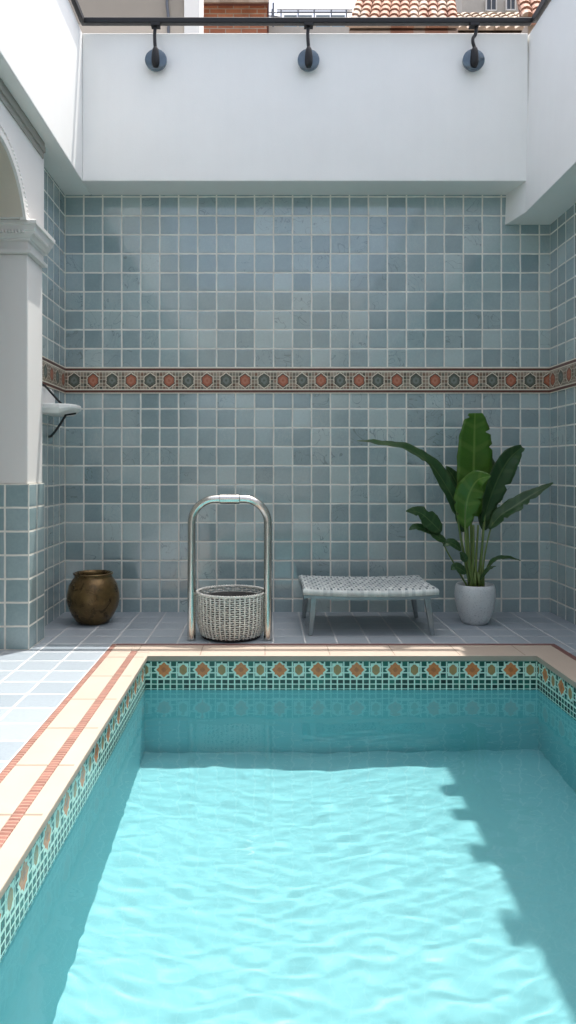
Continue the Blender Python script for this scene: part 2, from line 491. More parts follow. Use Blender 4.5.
# mitred at the rear: each strip runs as far as its counterpart on the rear run
for a, b, nm, m in L:
    ye = {-.722: 4.0+.057, -.757: 4.10, -.872: 4.204, -.90: 4.26}[a]
    bm = NB(); box(bm, a, b, cyF, min(ye, 4.26) if nm != 'x' else 0, -.026, 0.0)
    o = link(nm, bm, m, pool); bevel(o, .004)
bm = NB()
# rear slab fills around the strips
hexa(bm, [(PX0+nose,PY1-nose,-.026),(PX1-nose,PY1-nose,-.026),(PX1-nose,4.057,-.026),(PX0+nose,4.057,-.026)], [(PX0+nose,PY1-nose,0),(PX1-nose,PY1-nose,0),(PX1-nose,4.057,0),(PX0+nose,4.057,0)])
box(bm, -.722, PX1-nose, 4.0572, 4.1, -.026, 0)
box(bm, -.757, PX1-nose, 4.1002, 4.204, -.026, 0)
box(bm, -.872, PX1-nose, 4.2042, 4.225, -.026, 0)
bmesh.ops.remove_doubles(bm, verts=bm.verts[:], dist=.0003)
link('coping', bm, M['coping'], pool)
cop('edge_trim', -.872, cxR, 4.2252, cyB, M['trim'], .001)
bm = NB(); box(bm, PX1-nose+.0004, cxR-.035, cyF, 4.2248, -.026, 0); link('coping', bm, M['coping'], pool)
cop('edge_trim', cxR-.0348, cxR, cyF, 4.225, M['trim'], .001)
bm = NB(); box(bm, PX0+nose+.0004, PX1-nose, cyF, PY0+nose, -.026, 0); link('coping', bm, M['coping'], pool)
# green strip along the edge under the stone lip
bm = NB()
for a,b,c,d in ((PX0+.0062,PX1-.0062,PY1-.012,PY1-.0062),(PX0+.0062,PX0+.012,PY0+.01,PY1-.012),(PX1-.012,PX1-.0062,PY0+.01,PY1-.012)):
    box(bm, a,b,c,d, -.031, -.0264)
link('nosing', bm, M['nose'], pool)

# water: closed body whose top is rippled
def water():
    bm = NB()
    x0, x1, y0, y1 = PX0-.01, PX1+.01, PY0-.01, PY1+.01
    nx, ny = 210, 560
    rnd = random.Random(3)
    waves = []
    for lam, A, n, sp in ((.60,.00008,3,8),(.33,.00007,5,10),(.18,.000085,9,11),(.10,.00009,11,14),(.06,.00004,12,20)):
        for i in range(n):
            ang = R(90 + rnd.gauss(0, sp)); l = lam*rnd.uniform(.75,1.3); k = 2*math.pi/l
            waves.append((math.cos(ang)*k, math.sin(ang)*k, A*rnd.uniform(.6,1.2), rnd.uniform(0,6.28)))
    sin = math.sin
    rows = []
    for j in range(ny+1):
        y = y0 + (y1-y0)*j/ny
        att = .42 + .62*max(0, min(1, (3.9-y)/2.2))
        row = []
        for i in range(nx+1):
            x = x0 + (x1-x0)*i/nx
            wx = x + .04*sin(2.3*y+1.1); wy = y + .05*sin(2.9*x+.6) + .02*sin(5.3*x-2.2*y+2)
            h = 0
            for kx, ky, A, ph in waves: h += A*sin(kx*wx+ky*wy+ph)
            row.append(bm.verts.new((x, y, WZ + h*att)))
        rows.append(row)
    top = []
    for j in range(ny):
        A, Bq = rows[j], rows[j+1]
        for i in range(nx):
            f = bm.faces.new((A[i], A[i+1], Bq[i+1], Bq[i])); f.smooth = True
    zb = FZ-.05
    per = [rows[0][i] for i in range(nx+1)] + [rows[j][nx] for j in range(1,ny+1)] + [rows[ny][i] for i in range(nx-1,-1,-1)] + [rows[j][0] for j in range(ny-1,0,-1)]
    low = [bm.verts.new((v.co.x, v.co.y, zb)) for v in per]
    n = len(per)
    for i in range(n): bm.faces.new((per[i], low[i], low[(i+1)%n], per[(i+1)%n]))
    bm.faces.new(low)
    me = bpy.data.meshes.new('water'); bmesh.ops.recalc_face_normals(bm, faces=bm.faces[:]); 
    for e in bm.edges:
        if len(e.link_faces)==2 and e.calc_face_angle(0) > R(40): e.smooth = False
    bm.to_mesh(me); bm.free(); me.materials.append(M['water'])
    o = bpy.data.objects.new('water', me); COL.objects.link(o); tag(o, kind='structure'); return o
wat = water()

# ------------------------------------------------------------------ tiled walls with friezes
def wall(name, label, boxes, mat, fr, fmat):
    t = tag(empty(name, (boxes[0], boxes[2], 0)), label, 'wall')
    bm = NB(); box(bm, *boxes); link('tiled_face', bm, mat, t)
    bm = NB(); box(bm, *fr); link('frieze', bm, fmat, t)
    return t
wall('tiled_wall', 'blue grey glazed tile wall facing the pool behind the bench', (-1.44, 2.05, 5.2, 5.4, 0.0, 3.05), M['wall_tile_rear'], (-1.434, 2.044, 5.193, 5.1998, 1.572, 1.758), M['frieze_x'])
wall('tiled_wall', 'narrow tiled return wall beside the bronze pot, behind the white pillar', (-1.64, -1.4402, 4.4, 5.4, 0.0, 3.05), M['wall_tile_side'], (-1.4398, -1.433, 4.4, 5.1928, 1.572, 1.758), M['frieze_y'])
wall('tiled_wall', 'blue grey tiled side wall right of the potted plant', (2.0502, 2.25, -4.0, 5.4, 0.0, 2.90), M['wall_tile_side'], (2.043, 2.0498, -4.0, 5.1928, 1.572, 1.758), M['frieze_y'])

# ------------------------------------------------------------------ overhanging white parapets
top = 4.013
t = tag(empty('parapet', (-1.25, 4.946, 3.0)), 'white plaster parapet overhanging the tiled wall between two side parapets', 'parapet')
bm = NB(); box(bm, -1.25, 1.80, 4.946, 5.40, 3.0, top); o = link('parapet_body', bm, M['plaster'], t); bevel(o, .006)
t = tag(empty('parapet', (-1.25, 0, 3.0)), 'bright sunlit white parapet running over the arcade on the left', 'parapet')
bm = NB(); box(bm, -1.62, -1.2502, -4.0, 5.40, 3.0003, top+.0006); o = link('parapet_body', bm, M['plaster'], t); bevel(o, .006)
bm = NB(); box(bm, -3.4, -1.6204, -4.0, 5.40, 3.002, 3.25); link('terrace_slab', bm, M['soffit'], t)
t = tag(empty('parapet', (1.75, 0, 2.8)), 'deeper white parapet beam dropping lower over the wall on the right', 'parapet')
bm = NB()
bz = 2.784
b_ = [(1.80,-4.0,bz),(2.30,-4.0,bz),(2.30,5.2,bz),(1.725,5.2,bz),(1.781,4.946,bz),(1.775,4.0,bz)]
t_ = [(1.86,-4.0,top),(2.30,-4.0,top),(2.30,5.2,top),(1.765,5.2,top),(1.813,4.946,top),(1.835,4.0,top)]
hexa(bm, b_, t_); o = link('parapet_body', bm, M['plaster'], t); bevel(o, .004)
for y, w in ((4.54,.11),(4.33,.09),(4.02,.12),(3.60,.14),(3.05,.12)):  # added blocks above the view, shaped to notch the shadow on the pool floor
    bm = NB(); box(bm, 1.73, 1.95, y-w/2, y+w/2, 4.075, 4.17); o = link('shadow_block', bm, M['plaster'], t); bevel(o, .006)
    bm = NB(); box(bm, 1.85, 1.95, y-.04, y+.04, top+.001, 4.0748); link('shadow_block_foot', bm, M['plaster'], o)

# ------------------------------------------------------------------ railing along the parapet tops
rail = tag(empty('railing', (.3, 4.88, 4.03)), 'black iron handrail on round wall fittings along the parapet top', 'railing')
rz = 4.052; ry = 4.885
bm = NB(); box(bm, -1.245, 1.80, ry-.022, ry+.022, rz-.018, rz+.020); o = link('handrail', bm, M['iron'], rail); bevel(o, .006)
bm = NB(); box(bm, -1.2465, -1.2155, -3.9, ry-.0225, rz-.022, rz+.022); o = link('handrail', bm, M['iron'], rail); bevel(o, .005)
bm = NB()
hexa(bm, [(1.835,-3.9,rz-.022),(1.875,-3.9,rz-.022),(1.835,ry-.023,rz-.022),(1.795,ry-.023,rz-.022)], [(1.835,-3.9,rz+.022),(1.875,-3.9,rz+.022),(1.835,ry-.023,rz+.022),(1.795,ry-.023,rz+.022)])
o = link('handrail', bm, M['iron'], rail)
def bracket(x, hook=False):
    z = 3.80; yd = 4.90
    e = empty('bracket', Vector((x, yd, z)) - rail.location); e.parent = rail
    def sub(nm, bm, m, sm=True):
        o = link(nm, bm, m, None)
        o.data.transform(Matrix.Translation(-Vector((x, yd, z)))); o.parent = e
        if sm: smooth_by_angle(o)
        return o
    bm = NB()
    for (r, ya, yb) in ((.074, yd-.008, yd+.008),):
        prof = [(r*.92, ya-.004), (r, ya), (r, yb), (r*.92, yb+.003)]
        seg = 40; rings = [[bm.verts.new((x+rr*math.cos(2*math.pi*k/seg), yy, z+rr*math.sin(2*math.pi*k/seg))) for k in range(seg)] for rr, yy in prof]
        for A, Bq in zip(rings, rings[1:]):
            for k in range(seg): bm.faces.new([A[k], A[(k+1)%seg], Bq[(k+1)%seg], Bq[k]])
        bm.faces.new(rings[0]); bm.faces.new(rings[-1])
    sub('round_plate', bm, M['disc'])
    bm = NB(); tube(bm, [(x, yd+.01, z), (x, 4.9458, z)], .028, 20); sub('stub', bm, M['iron'])
    bm = NB()
    P = [(x, yd-.016, z-.058), (x, yd-.022, z-.02), (x, yd-.026, z+.03), (x, yd-.024, z+.075)]
    tube(bm, catmull(P, 10), [.014,.022,.026,.027,.027,.026,.024,.022,.02,.012], 14)
    if hook:
        P = [(x+.004, yd-.024, z+.06), (x-.012, yd-.03, z+.10), (x-.010, yd-.024, z+.135), (x+.010, ry, z+.17), (x+.016, ry, rz-.02)]
    else:
        P = [(x, yd-.024, z+.06), (x-.004, yd-.026, z+.11), (x-.006, ry-.004, z+.17), (x, ry, rz-.02)]
    tube(bm, catmull(P, 18), .0115, 12)
    sub('arm', bm, M['iron'])
    bm = NB(); box(bm, x-.03, x+.03, ry-.026, ry+.026, rz-.036, rz-.0185); sub('clamp', bm, M['iron'], False)
for xx, hk in ((156,0),(308.5,0),(473.5,1)): bracket(pX(xx, 4.90), hk)

# ------------------------------------------------------------------ arcade with pillar on the left
arc = tag(empty('arcade', (-1.5, 4.2, 0)), 'white stuccoed arcade pillar with moulded capital, arch and tiled foot', 'arcade')
def prism_yz(bm, poly, x0, x1):
    A = [bm.verts.new((x0, y, z)) for y, z in poly]; Bv = [bm.verts.new((x1, y, z)) for y, z in poly]
    bm.faces.new(A); bm.faces.new(Bv[::-1]); n = len(poly)
    for i in range(n): bm.faces.new([A[i], Bv[i], Bv[(i+1)%n], A[(i+1)%n]])
XF, XB = -1.345, -1.95
def pillar(y0, y1):
    bm = NB(); box(bm, -2.0, -1.342, y0, y1, 0.0, .945)
    for f in bm.faces: f.material_index = 0
    o = link('tiled_foot', bm, [M['pillar_tile_front'], M['pillar_tile_side']], arc)
    for p in o.data.polygons: p.material_index = 1 if abs(p.normal.x) > .5 else 0
    bm = NB(); box(bm, XB, XF-.008, y0+.012, y1-.004, .9452, 2.2555); o = link('shaft', bm, M['stucco'], arc); bevel(o, .006)
    # capital: neck ring, frieze band, dentils and projecting cornice
    prof = [(2.195,.0),(2.20,.022),(2.222,.026),(2.228,.004),(2.29,.004),(2.296,.016),(2.312,.018),(2.318,.028),(2.335,.038),(2.352,.043),(2.358,.052),(2.392,.060),(2.398,.070),(2.425,.072),(2.43,.066)]
    prof = [(2.43-(2.43-z)*.74, e) for z, e in prof]
    bm = NB(); loops = []
    for z, e in prof:
        loops.append([bm.verts.new(p) for p in ((XB-e, y0-e+.012, z),(XF-.008+e, y0-e+.012, z),(XF-.008+e, y1+min(e,.02), z),(XB-e, y1+min(e,.02), z))])
    bm.faces.new(loops[0][::-1]); bm.faces.new(loops[-1])
    for A, Bv in zip(loops, loops[1:]):
        for k in range(4): bm.faces.new([A[k], A[(k+1)%4], Bv[(k+1)%4], Bv[k]])
    for k in range(34):
        xx = XB + .01 + k*.0185
        if xx < XF-.01: box(bm, xx, xx+.0105, y0-.052, y0-.028, 2.362, 2.377)
    for k in range(14):
        yy = y0 - .03 + k*.0185+.004
        if yy < y1: box(bm, XF+.030, XF+.046, yy, yy+.0105, 2.362, 2.377)
    link('capital', bm, M['stucco'], arc)
pillar(4.11, 4.40)
pillar(2.80, 3.09)
# arch wall above: openings centred at y=3.6
def archpoly(yc, zc, r, y0, y1, z0, z1):
    pts = [(y0, z0), (y0, z1), (y1, z1), (y1, z0), (yc+r, z0)]
    for k in range(25):
        a = math.pi*k/24; pts.append((yc + r*math.cos(a), zc + r*math.sin(a)))
    pts.append((yc-r, z0))
    return pts
yc, zc, rr = 3.60, EYE+1.22, .45
bm = NB(); prism_yz(bm, archpoly(yc, zc, rr, 2.9, 4.3995, 2.4302, 3.0), XB, XF)
# polygon below the centre would cross z0; arch centre is lower than the springing, keep only the part above
bm.free()
bm = NB()
z0 = 2.4302; a0 = math.asin((z0-zc)/rr)
pts = [(2.82, z0), (2.82, 3.0), (4.3995, 3.0), (4.3995, z0)]
for k in range(29):
    a = a0 + (math.pi-2*a0)*k/28; pts.append((yc + rr*math.cos(a), zc + rr*math.sin(a)))
prism_yz(bm, pts, XB, XF)
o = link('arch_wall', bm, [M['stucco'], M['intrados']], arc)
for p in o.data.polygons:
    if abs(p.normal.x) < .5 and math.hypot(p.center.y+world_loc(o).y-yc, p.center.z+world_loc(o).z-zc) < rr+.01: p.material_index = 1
# archivolt rings: flat band and beaded outer ring
def ring(name, r0, r1, x0, x1, beads=0):
    bm = NB()
    n = 40; prev = None
    s0 = math.asin((z0+.001-zc)/r1)
    for k in range(n+1):
        a = s0 + (math.pi-2*s0)*k/n
        q = [bm.verts.new(p) for p in ((x0, yc+r0*math.cos(a), zc+r0*math.sin(a)), (x1, yc+r0*math.cos(a), zc+r0*math.sin(a)), (x1, yc+r1*math.cos(a), zc+r1*math.sin(a)), (x0, yc+r1*math.cos(a), zc+r1*math.sin(a)))]
        if prev:
            for j in range(4): bm.faces.new([prev[j], prev[(j+1)%4], q[(j+1)%4], q[j]])
        else: bm.faces.new(q[::-1])
        prev = q
    bm.faces.new(prev)
    if beads:
        rm = (r0+r1)/2
        for k in range(beads):
            a = s0 + (math.pi-2*s0)*(k+.5)/beads
            bmesh.ops.create_icosphere(bm, subdivisions=1, radius=.0095, matrix=Matrix.Translation((x1+.002, yc+rm*math.cos(a), zc+rm*math.sin(a))))
    return link(name, bm, M['stucco'], arc)
ring('archivolt', .455, .492, XF-.02, XF+.014)
ring('beaded_ring', .498, .522, XF-.02, XF+.007, 52)
# stepped grey moulding under the soffit
bm = NB()
box(bm, XF-.01, XF+.008, 2.0, 4.37, 2.905, 2.94); box(bm, XF-.01, XF+.018, 2.0, 4.372, 2.9402, 2.972); box(bm, XF-.01, XF+.013, 2.0, 4.37, 2.9722, 2.9998)
link('moulding', bm, M['moulding'], arc)

# inner wall of the arcade passage, yard end wall behind the viewer
t = tag(empty('passage_wall', (-3.4, 0, 0)), 'beige rendered wall inside the arcade behind the pillar', 'wall')
bm = NB(); box(bm, -3.6, -3.4002, -4.0, 5.4, 0, 4.0); link('wall_face', bm, M['beige'], t)
bm = NB(); box(bm, -3.4, -1.6402, 5.2, 5.4, 0, 3.0); link('end_face', bm, M['beige'], t)
t = tag(empty('courtyard_wall', (0, -4.2, 0)), 'unseen beige yard wall opposite the tiled wall, two framed openings added for reflections in the tiles', 'wall')
bm = NB()  # openings added behind the viewer so bright sky reflects in the glazed tiles
for q in ((-3.6,-1.55,-.05,4.6),(-.45,-.25,-.05,4.6),(.95,2.3,-.05,4.6),(-1.55,-.45,-.05,.55),(-1.55,-.45,2.9,4.6),(-.25,.95,-.05,.55),(-.25,.95,2.9,4.6)): box(bm, q[0], q[1], -4.4, -4.0002, q[2], q[3])
link('wall_face', bm, M['beige'], t)
for a, b in ((-1.55,-.45),(-.25,.95)):
    bm = NB()
    for q in ((a-.06,a,.49,2.96),(b,b+.06,.49,2.96),(a,b,2.9,2.96),(a,b,.49,.55),((a+b)/2-.02,(a+b)/2+.02,.55,2.9)): box(bm, q[0], q[1], -3.9998, -3.95, q[2], q[3])
    link('added_opening_frame', bm, M['wtrim'], t)

# ------------------------------------------------------------------ wall shelf in the left corner
sh = tag(empty('wall_shelf', (-1.44, 4.75, 1.42)), 'small white wall shelf with black iron struts beside the pillar', 'shelf')
bm = NB()
prof = [(-1.4396, 4.57), (-1.30, 4.57), (-1.245, 4.60), (-1.215, 4.66), (-1.212, 4.76), (-1.235, 4.86), (-1.29, 4.92), (-1.4396, 4.92)]
zt = 1.445
lo = [bm.verts.new((x*.92-.1144 if x > -1.43 else x, (y-4.745)*.9+4.745, zt-.062 + (.025 if x > -1.28 else 0))) for x, y in prof]
mi = [bm.verts.new((x, y, zt-.03 + (.006 if x > -1.28 else 0))) for x, y in prof]
hi = [bm.verts.new((x, y, zt)) for x, y in prof]
n = len(prof)
bm.faces.new(lo[::-1]); bm.faces.new(hi)
for A, Bv in ((lo, mi), (mi, hi)):
    for i in range(n): bm.faces.new([A[i], A[(i+1)%n], Bv[(i+1)%n], Bv[i]])
o = link('shelf_board', bm, M['plaster'], sh); bevel(o, .006)
bm = NB(); prism_yz(bm, [(4.58, zt+.003), (4.90, zt+.003), (4.90, zt+.07), (4.83, zt+.115), (4.65, zt+.118), (4.58, zt+.10)], -1.4396, -1.422); o = link('back_plate', bm, M['plaster'], sh); bevel(o, .004)
bm = NB(); tube(bm, catmull([(-1.4335, 4.64, zt+.13), (-1.41, 4.645, zt+.115), (-1.34, 4.65, zt+.035), (-1.31, 4.655, zt+.004)], 8), .007, 8); o = link('strut', bm, M['iron'], sh)
bm = NB(); tube(bm, catmull([(-1.4335, 4.78, zt-.20), (-1.41, 4.78, zt-.195), (-1.355, 4.78, zt-.12), (-1.315, 4.78, zt-.055)], 8), .008, 8); tube(bm, [(-1.325,4.78,zt-.06),(-1.25,4.78,zt-.048)], .006, 8); link('strut', bm, M['iron'], sh)

# ------------------------------------------------------------------ bronze pot
cx, cy = -1.150, 4.84
pot = tag(empty('bronze_pot', (cx, cy, 0)), 'round aged bronze pot with dark open mouth in the tiled corner', 'pot')
prof = [(.085,0),(.10,.006),(.112,.02),(.140,.06),(.164,.11),(.174,.16),(.171,.205),(.158,.255),(.140,.288),(.126,.305),(.1225,.312),(.123,.322),(.127,.328),(.126,.333),(.118,.333),(.115,.322),(.114,.30),(.14,.24),(.155,.17),(.12,.06),(.04,.03)]
bm = NB(); rings = lathe(bm, prof, cx, cy, 64); bm.faces.new(rings[-1])
o = link('pot_body', bm, M['bronze'], pot, True)
bm = NB()
tube(bm, [(cx+.126*math.cos(2*math.pi*k/48), cy+.126*math.sin(2*math.pi*k/48), .331) for k in range(48)], .0065, 8, closed=True); link('pot_rim', bm, M['bronze'], pot, True)

# ------------------------------------------------------------------ steel hoop rail
hp = tag(empty('pool_handrail', (-.21, 4.34, 0)), 'polished steel hoop handrail standing at the pool edge over the basket', 'handrail')
xl, xr, yh, rad = -.441, .017, 4.345, .0245
ztop = .85; rc = .145
P = [(xl, yh, .006), (xl, yh, .2), (xl, yh, .45), (xl, yh, ztop-rc)]
for k in range(1, 13):
    a = math.pi - (math.pi/2)*k/12; P.append((xl+rc + rc*math.cos(a), yh, ztop-rc + rc*math.sin(a)))
for k in range(0, 13):
    a = math.pi/2 - (math.pi/2)*k/12; P.append((xr-rc + rc*math.cos(a), yh, ztop-rc + rc*math.sin(a)))
P += [(xr, yh, .45), (xr, yh, .2), (xr, yh, .006)]
bm = NB(); tube(bm, P, rad, 24); o = link('hoop', bm, M['steel'], hp); smooth_by_angle(o)
xm = (xl+xr)/2
bm = NB(); tube(bm, [(xm-.062, yh, ztop), (xm-.060, yh, ztop), (xm-.057, yh, ztop), (xm+.057, yh, ztop), (xm+.06, yh, ztop), (xm+.062, yh, ztop)], [.020,.0275,.0305,.0305,.0275,.020], 24); o = link('collar', bm, M['steel'], hp); smooth_by_angle(o)

# ------------------------------------------------------------------ wicker basket
cx, cy = pX(231.5, 4.47), 4.455
bk = tag(empty('wicker_basket', (cx, cy, 0)), 'round pale woven basket between the posts of the steel hoop', 'basket')
def br(z):
    t = max(0, min(1, z/.275))
    return .160 + .044*min(1, (t/.34))**.5 + .007*t
H = .272
bm = NB(); ns = 44
for k in range(ns):
    a = 2*math.pi*k/ns
    tube(bm, [(cx+(br(z)+.003)*math.cos(a), cy+(br(z)+.003)*math.sin(a), z) for z in (.018,.03,.05,.08,.12,.17,.22,H)], .0052, 8)
o = link('stakes', bm, M['wicker'], bk, True)
bm = NB(); nr = 20
for j in range(nr):
    z = .022 + (H-.026)*j/(nr-1); m = ns*4; s = 1 if j % 2 else -1
    pts = []
    for k in range(m):
        a = 2*math.pi*k/m
        r = br(z) + s*.0058*math.cos(a*ns/2)
        pts.append((cx+r*math.cos(a), cy+r*math.sin(a), z + .0012*math.sin(a*9+j)))
    tube(bm, pts, .0040, 6, closed=True)
link('weave', bm, M['wicker'], bk, True)
bm = NB()
for ph in (0, math.pi):
    m = 300; tube(bm, [(cx+(br(H)+.0045*math.cos(40*2*math.pi*k/m+ph))*math.cos(2*math.pi*k/m), cy+(br(H)+.0045*math.cos(40*2*math.pi*k/m+ph))*math.sin(2*math.pi*k/m), H+.003+.004*math.sin(40*2*math.pi*k/m+ph)) for k in range(m)], .0052, 6, closed=True)
link('braided_rim', bm, M['wicker'], bk, True)
bm = NB(); rg = lathe(bm, [(.162,.022),(.192,.085),(.198,.16),(.1995,.24),(.1985,.24),(.1965,.16),(.1905,.085),(.160,.024)], cx, cy, 64, False); bm.faces.new(rg[-1]); link('gap_shade', bm, M['gap_shade'], bk, True)  # dark sheet added inside the weave to put shade in its gaps
bm = NB(); tube(bm, [(cx+.175*math.cos(2*math.pi*k/60), cy+.175*math.sin(2*math.pi*k/60), .0095) for k in range(60)], .009, 8, closed=True)
rg = lathe(bm, [(.176,.006),(.176,.019)], cx, cy, 60); bm.faces.new(rg[-1]); link('base_ring', bm, M['iron'], bk, True)

# ------------------------------------------------------------------ bench with woven seat
bx0, bx1, by0, by1 = .235, 1.068, 4.44, 5.02
bmx = (bx0+bx1)/2
bn = tag(empty('bench', (bmx, (by0+by1)/2, 0)), 'low bench with woven grey cord seat curling up at both ends', 'bench')
def seat_z(x, y):
    u = (x-bmx)/((bx1-bx0)/2)
    v = (y-(by0+by1)/2)/((by1-by0)/2)
    return (.284 + .013*abs(u)**2.4) - .004*(1-v*v)
def seat():
    bm = NB(); nx, ny = 240, 110; rows = []
    for j in range(ny+1):
        y = by0 + (by1-by0)*j/ny; row = []
        for i in range(nx+1):
            x = bx0 + (bx1-bx0)*i/nx
            ed = min(i, nx-i, j, ny-j)
            drop = .016*(1-min(1, ed/5))**2
            cu = (x-bmx)/.021+100; cv = (y-(by0+by1)/2)/.058+100
            par = (int(cu)+int(cv)) % 2
            a = math.sin(math.pi*(cu % 1)); b = math.sin(math.pi*(cv % 1))
            h = .0062*(a**.6*b**.8 if par else a*b**.4*.55)
            ux = (x-bmx)*(1.0+.012*math.sin(9*y)); 
            row.append(bm.verts.new((bmx+ux, y, seat_z(x, y)+h-drop)))
        rows.append(row)
    for j in range(ny):
        for i in range(nx): bm.faces.new((rows[j][i], rows[j][i+1], rows[j+1][i+1], rows[j+1][i]))
    per = rows[0][:] + [rows[j][nx] for j in range(1,ny+1)] + rows[ny][-2::-1] + [rows[j][0] for j in range(ny-1,0,-1)]
    low = [bm.verts.new((bmx+(v.co.x-bmx)*.992, v.co.y, seat_z(v.co.x, v.co.y)-.040)) for v in per]
    n = len(per)
    for i in range(n): bm.faces.new((per[i], low[i], low[(i+1)%n], per[(i+1)%n]))
    bm.faces.new(low)
    return link('seat', bm, M['seat'], bn, True)
seat()
bm = NB()
def bar(x0, x1, y0, y1, n=24):
    prev = None
    for i in range(n+1):
        x = x0 + (x1-x0)*i/n; z = seat_z(x, (y0+y1)/2)
        q = [bm.verts.new(p) for p in ((x,y0,z-.060),(x,y1,z-.060),(x,y1,z-.0405),(x,y0,z-.0405))]
        if prev:
            for k in range(4): bm.faces.new([prev[k], prev[(k+1)%4], q[(k+1)%4], q[k]])
        else: bm.faces.new(q[::-1])
        prev = q
    bm.faces.new(prev)
bar(bx0+.004, bx1-.004, by0+.003, by0+.026); bar(bx0+.004, bx1-.004, by1-.026, by1-.003)
for a, b in ((bx0+.004, bx0+.03), (bx1-.03, bx1-.004)):
    zt_ = seat_z(a, by0)-.041
    box(bm, a, b, by0+.0265, by1-.0265, zt_-.019, zt_)
link('frame', bm, M['bench'], bn)
for (tx, ty, fx, fy) in ((bx0+.068, by0+.03, .282, 4.475),(bx1-.068, by0+.03, 1.036, 4.475),(bx0+.055, by1-.03, .268, 5.005),(bx1-.055, by1-.03, 1.045, 5.005)):
    bm = NB(); zt_ = seat_z(tx, ty)-.042
    a, b = .021, .013
    hexa(bm, [(fx-b,fy-b,0.001),(fx+b,fy-b,0.001),(fx+b,fy+b,0.001),(fx-b,fy+b,0.001)], [(tx-a,ty-a+.004,zt_),(tx+a,ty-a+.004,zt_),(tx+a,ty+a-.004,zt_),(tx-a,ty+a-.004,zt_)])
    o = link('leg', bm, M['bench'], bn); bevel(o, .005, 3)

# ------------------------------------------------------------------ potted plant
cx, cy = pX(475, 4.83), 4.83
pl = tag(empty('potted_plant', (cx, cy, 0)), 'broad leaved green plant in a pale speckled pot beside the bench', 'potted plant')
bm = NB()
prof = [(.075,0.0005),(.082,.004),(.095,.03),(.116,.085),(.129,.14),(.134,.19),(.131,.235),(.124,.258),(.120,.262),(.115,.258),(.119,.22),(.10,.2)]
rg = lathe(bm, prof, cx, cy, 56); link('pot', bm, M['pot'], pl, True)
bm = NB(); rg = lathe(bm, [(.1175,.228),(.09,.236),(.05,.245),(.01,.25)], cx, cy, 32, False); bm.faces.new(rg[-1]); link('soil', bm, M['soil'], pl, True)
def pp(x, y, Y): return Vector((pX(x, Y), Y, pZ(y, Y)))
def wprof(t, kind):
    if kind == 'broad': w = math.sin(math.pi*min(1, t*.93+.03)**.8)**.55
    elif kind == 'long': w = math.sin(math.pi*min(1, t*.97+.02)**.9)**.8
    else: w = math.sin(math.pi*min(1, t*.98+.01)**.75)**.75
    return w
def leaf(pts, width, face, mat='leaf', kind='broad', fold=.25, ripple=.004, n=30, seed=0, blunt=0):
    rnd = random.Random(seed); C = catmull(pts, n); bm = NB(); uvl = bm.loops.layers.uv.new('UVMap')
    face = Vector(face).normalized(); m = 9; rows = []; ph = rnd.uniform(0, 6)
    tears = {(rnd.randrange(4, n-2), rnd.random() < .5): rnd.uniform(.62, .85) for _ in range(4 if width > .1 else 0)}
    for i, p in enumerate(C):
        t = i/(n-1)
        tg = (C[min(i+1,n-1)]-C[max(i-1,0)]).normalized()
        side = tg.cross(face).normalized(); nm = side.cross(tg).normalized()
        tt = t*(1-blunt)
        w = width*max(.012, wprof(tt, kind))
        row = []
        for k in range(m):
            u = -1+2*k/(m-1)
            rp = ripple*abs(u)**1.5*math.sin(t*26+ph+(0 if u < 0 else 1.7)) + ripple*.7*abs(u)*math.sin(t*61+ph*2+u)
            ww = w*(1+.025*math.sin(t*31+ph+u*2)*abs(u))*(tears.get((i, u > 0), 1) if abs(u) > .7 else 1)
            row.append((bm.verts.new(p + side*u*ww*.5 + nm*(fold*abs(u)*w*.5 + rp)), (u+1)/2, t))
        rows.append(row)
    for A, Bv in zip(rows, rows[1:]):
        for k in range(m-1):
            q = (A[k], A[k+1], Bv[k+1], Bv[k]); f = bm.faces.new([v[0] for v in q])
            for lp, v in zip(f.loops, q): lp[uvl].uv = (v[1], v[2])
    o = link('leaf', bm, M[mat], pl, True)
    s = o.modifiers.new('thick', 'SOLIDIFY'); s.thickness = .0012
    return o
def stalk(pts, r0, r1, mat='stalk', nm='stalk'):
    C = catmull(pts, 16); bm = NB(); tube(bm, C, [r0+(r1-r0)*i/15 for i in range(16)], 10); return link(nm, bm, M[mat], pl, True)
Y0 = 4.83
base = lambda dx, dy=0: Vector((cx+dx, cy+dy, .235))
# tall upright leaf
stalk([base(0,.01), pp(472,555,4.85), pp(471,520,4.86), pp(473,470,4.87), pp(474,425,4.86)], .012, .003)
leaf([pp(471,516,4.853), pp(473,485,4.865), pp(474,455,4.865), pp(474.5,430,4.855), pp(475,413,4.84)], .25, (.12,-1,.08), 'leaf', 'broad', .12, .004, 34, 1, .03)
# front bent leaf
stalk([base(-.02,-.03), pp(467,555,4.78), pp(465,520,4.76), pp(466,500,4.74)], .010, .005)
leaf([pp(465,528,4.765), pp(466,508,4.745), pp(470,492,4.72), pp(478,480,4.68), pp(491,476,4.63)], .18, (-.25,-1,.35), 'leaf', 'long', .22, .004, 30, 2)
# long arching left leaf
stalk([base(-.03,0), pp(463,550,4.82), pp(458,520,4.80), pp(455,500,4.79)], .010, .006)
leaf([pp(463,532,4.81), pp(456,506,4.79), pp(446,486,4.77), pp(430,464,4.74), pp(408,450,4.71), pp(382,444,4.68), pp(357,441,4.65)], .115, (-.35,-.55,.85), 'leaf_dark', 'long', .35, .004, 36, 3)
# dark leaf behind left
leaf([pp(470,525,4.93), pp(464,500,4.94), pp(455,480,4.94), pp(446,466,4.94)], .13, (.2,-1,.2), 'leaf_dark', 'oval', .2, .003, 22, 4)
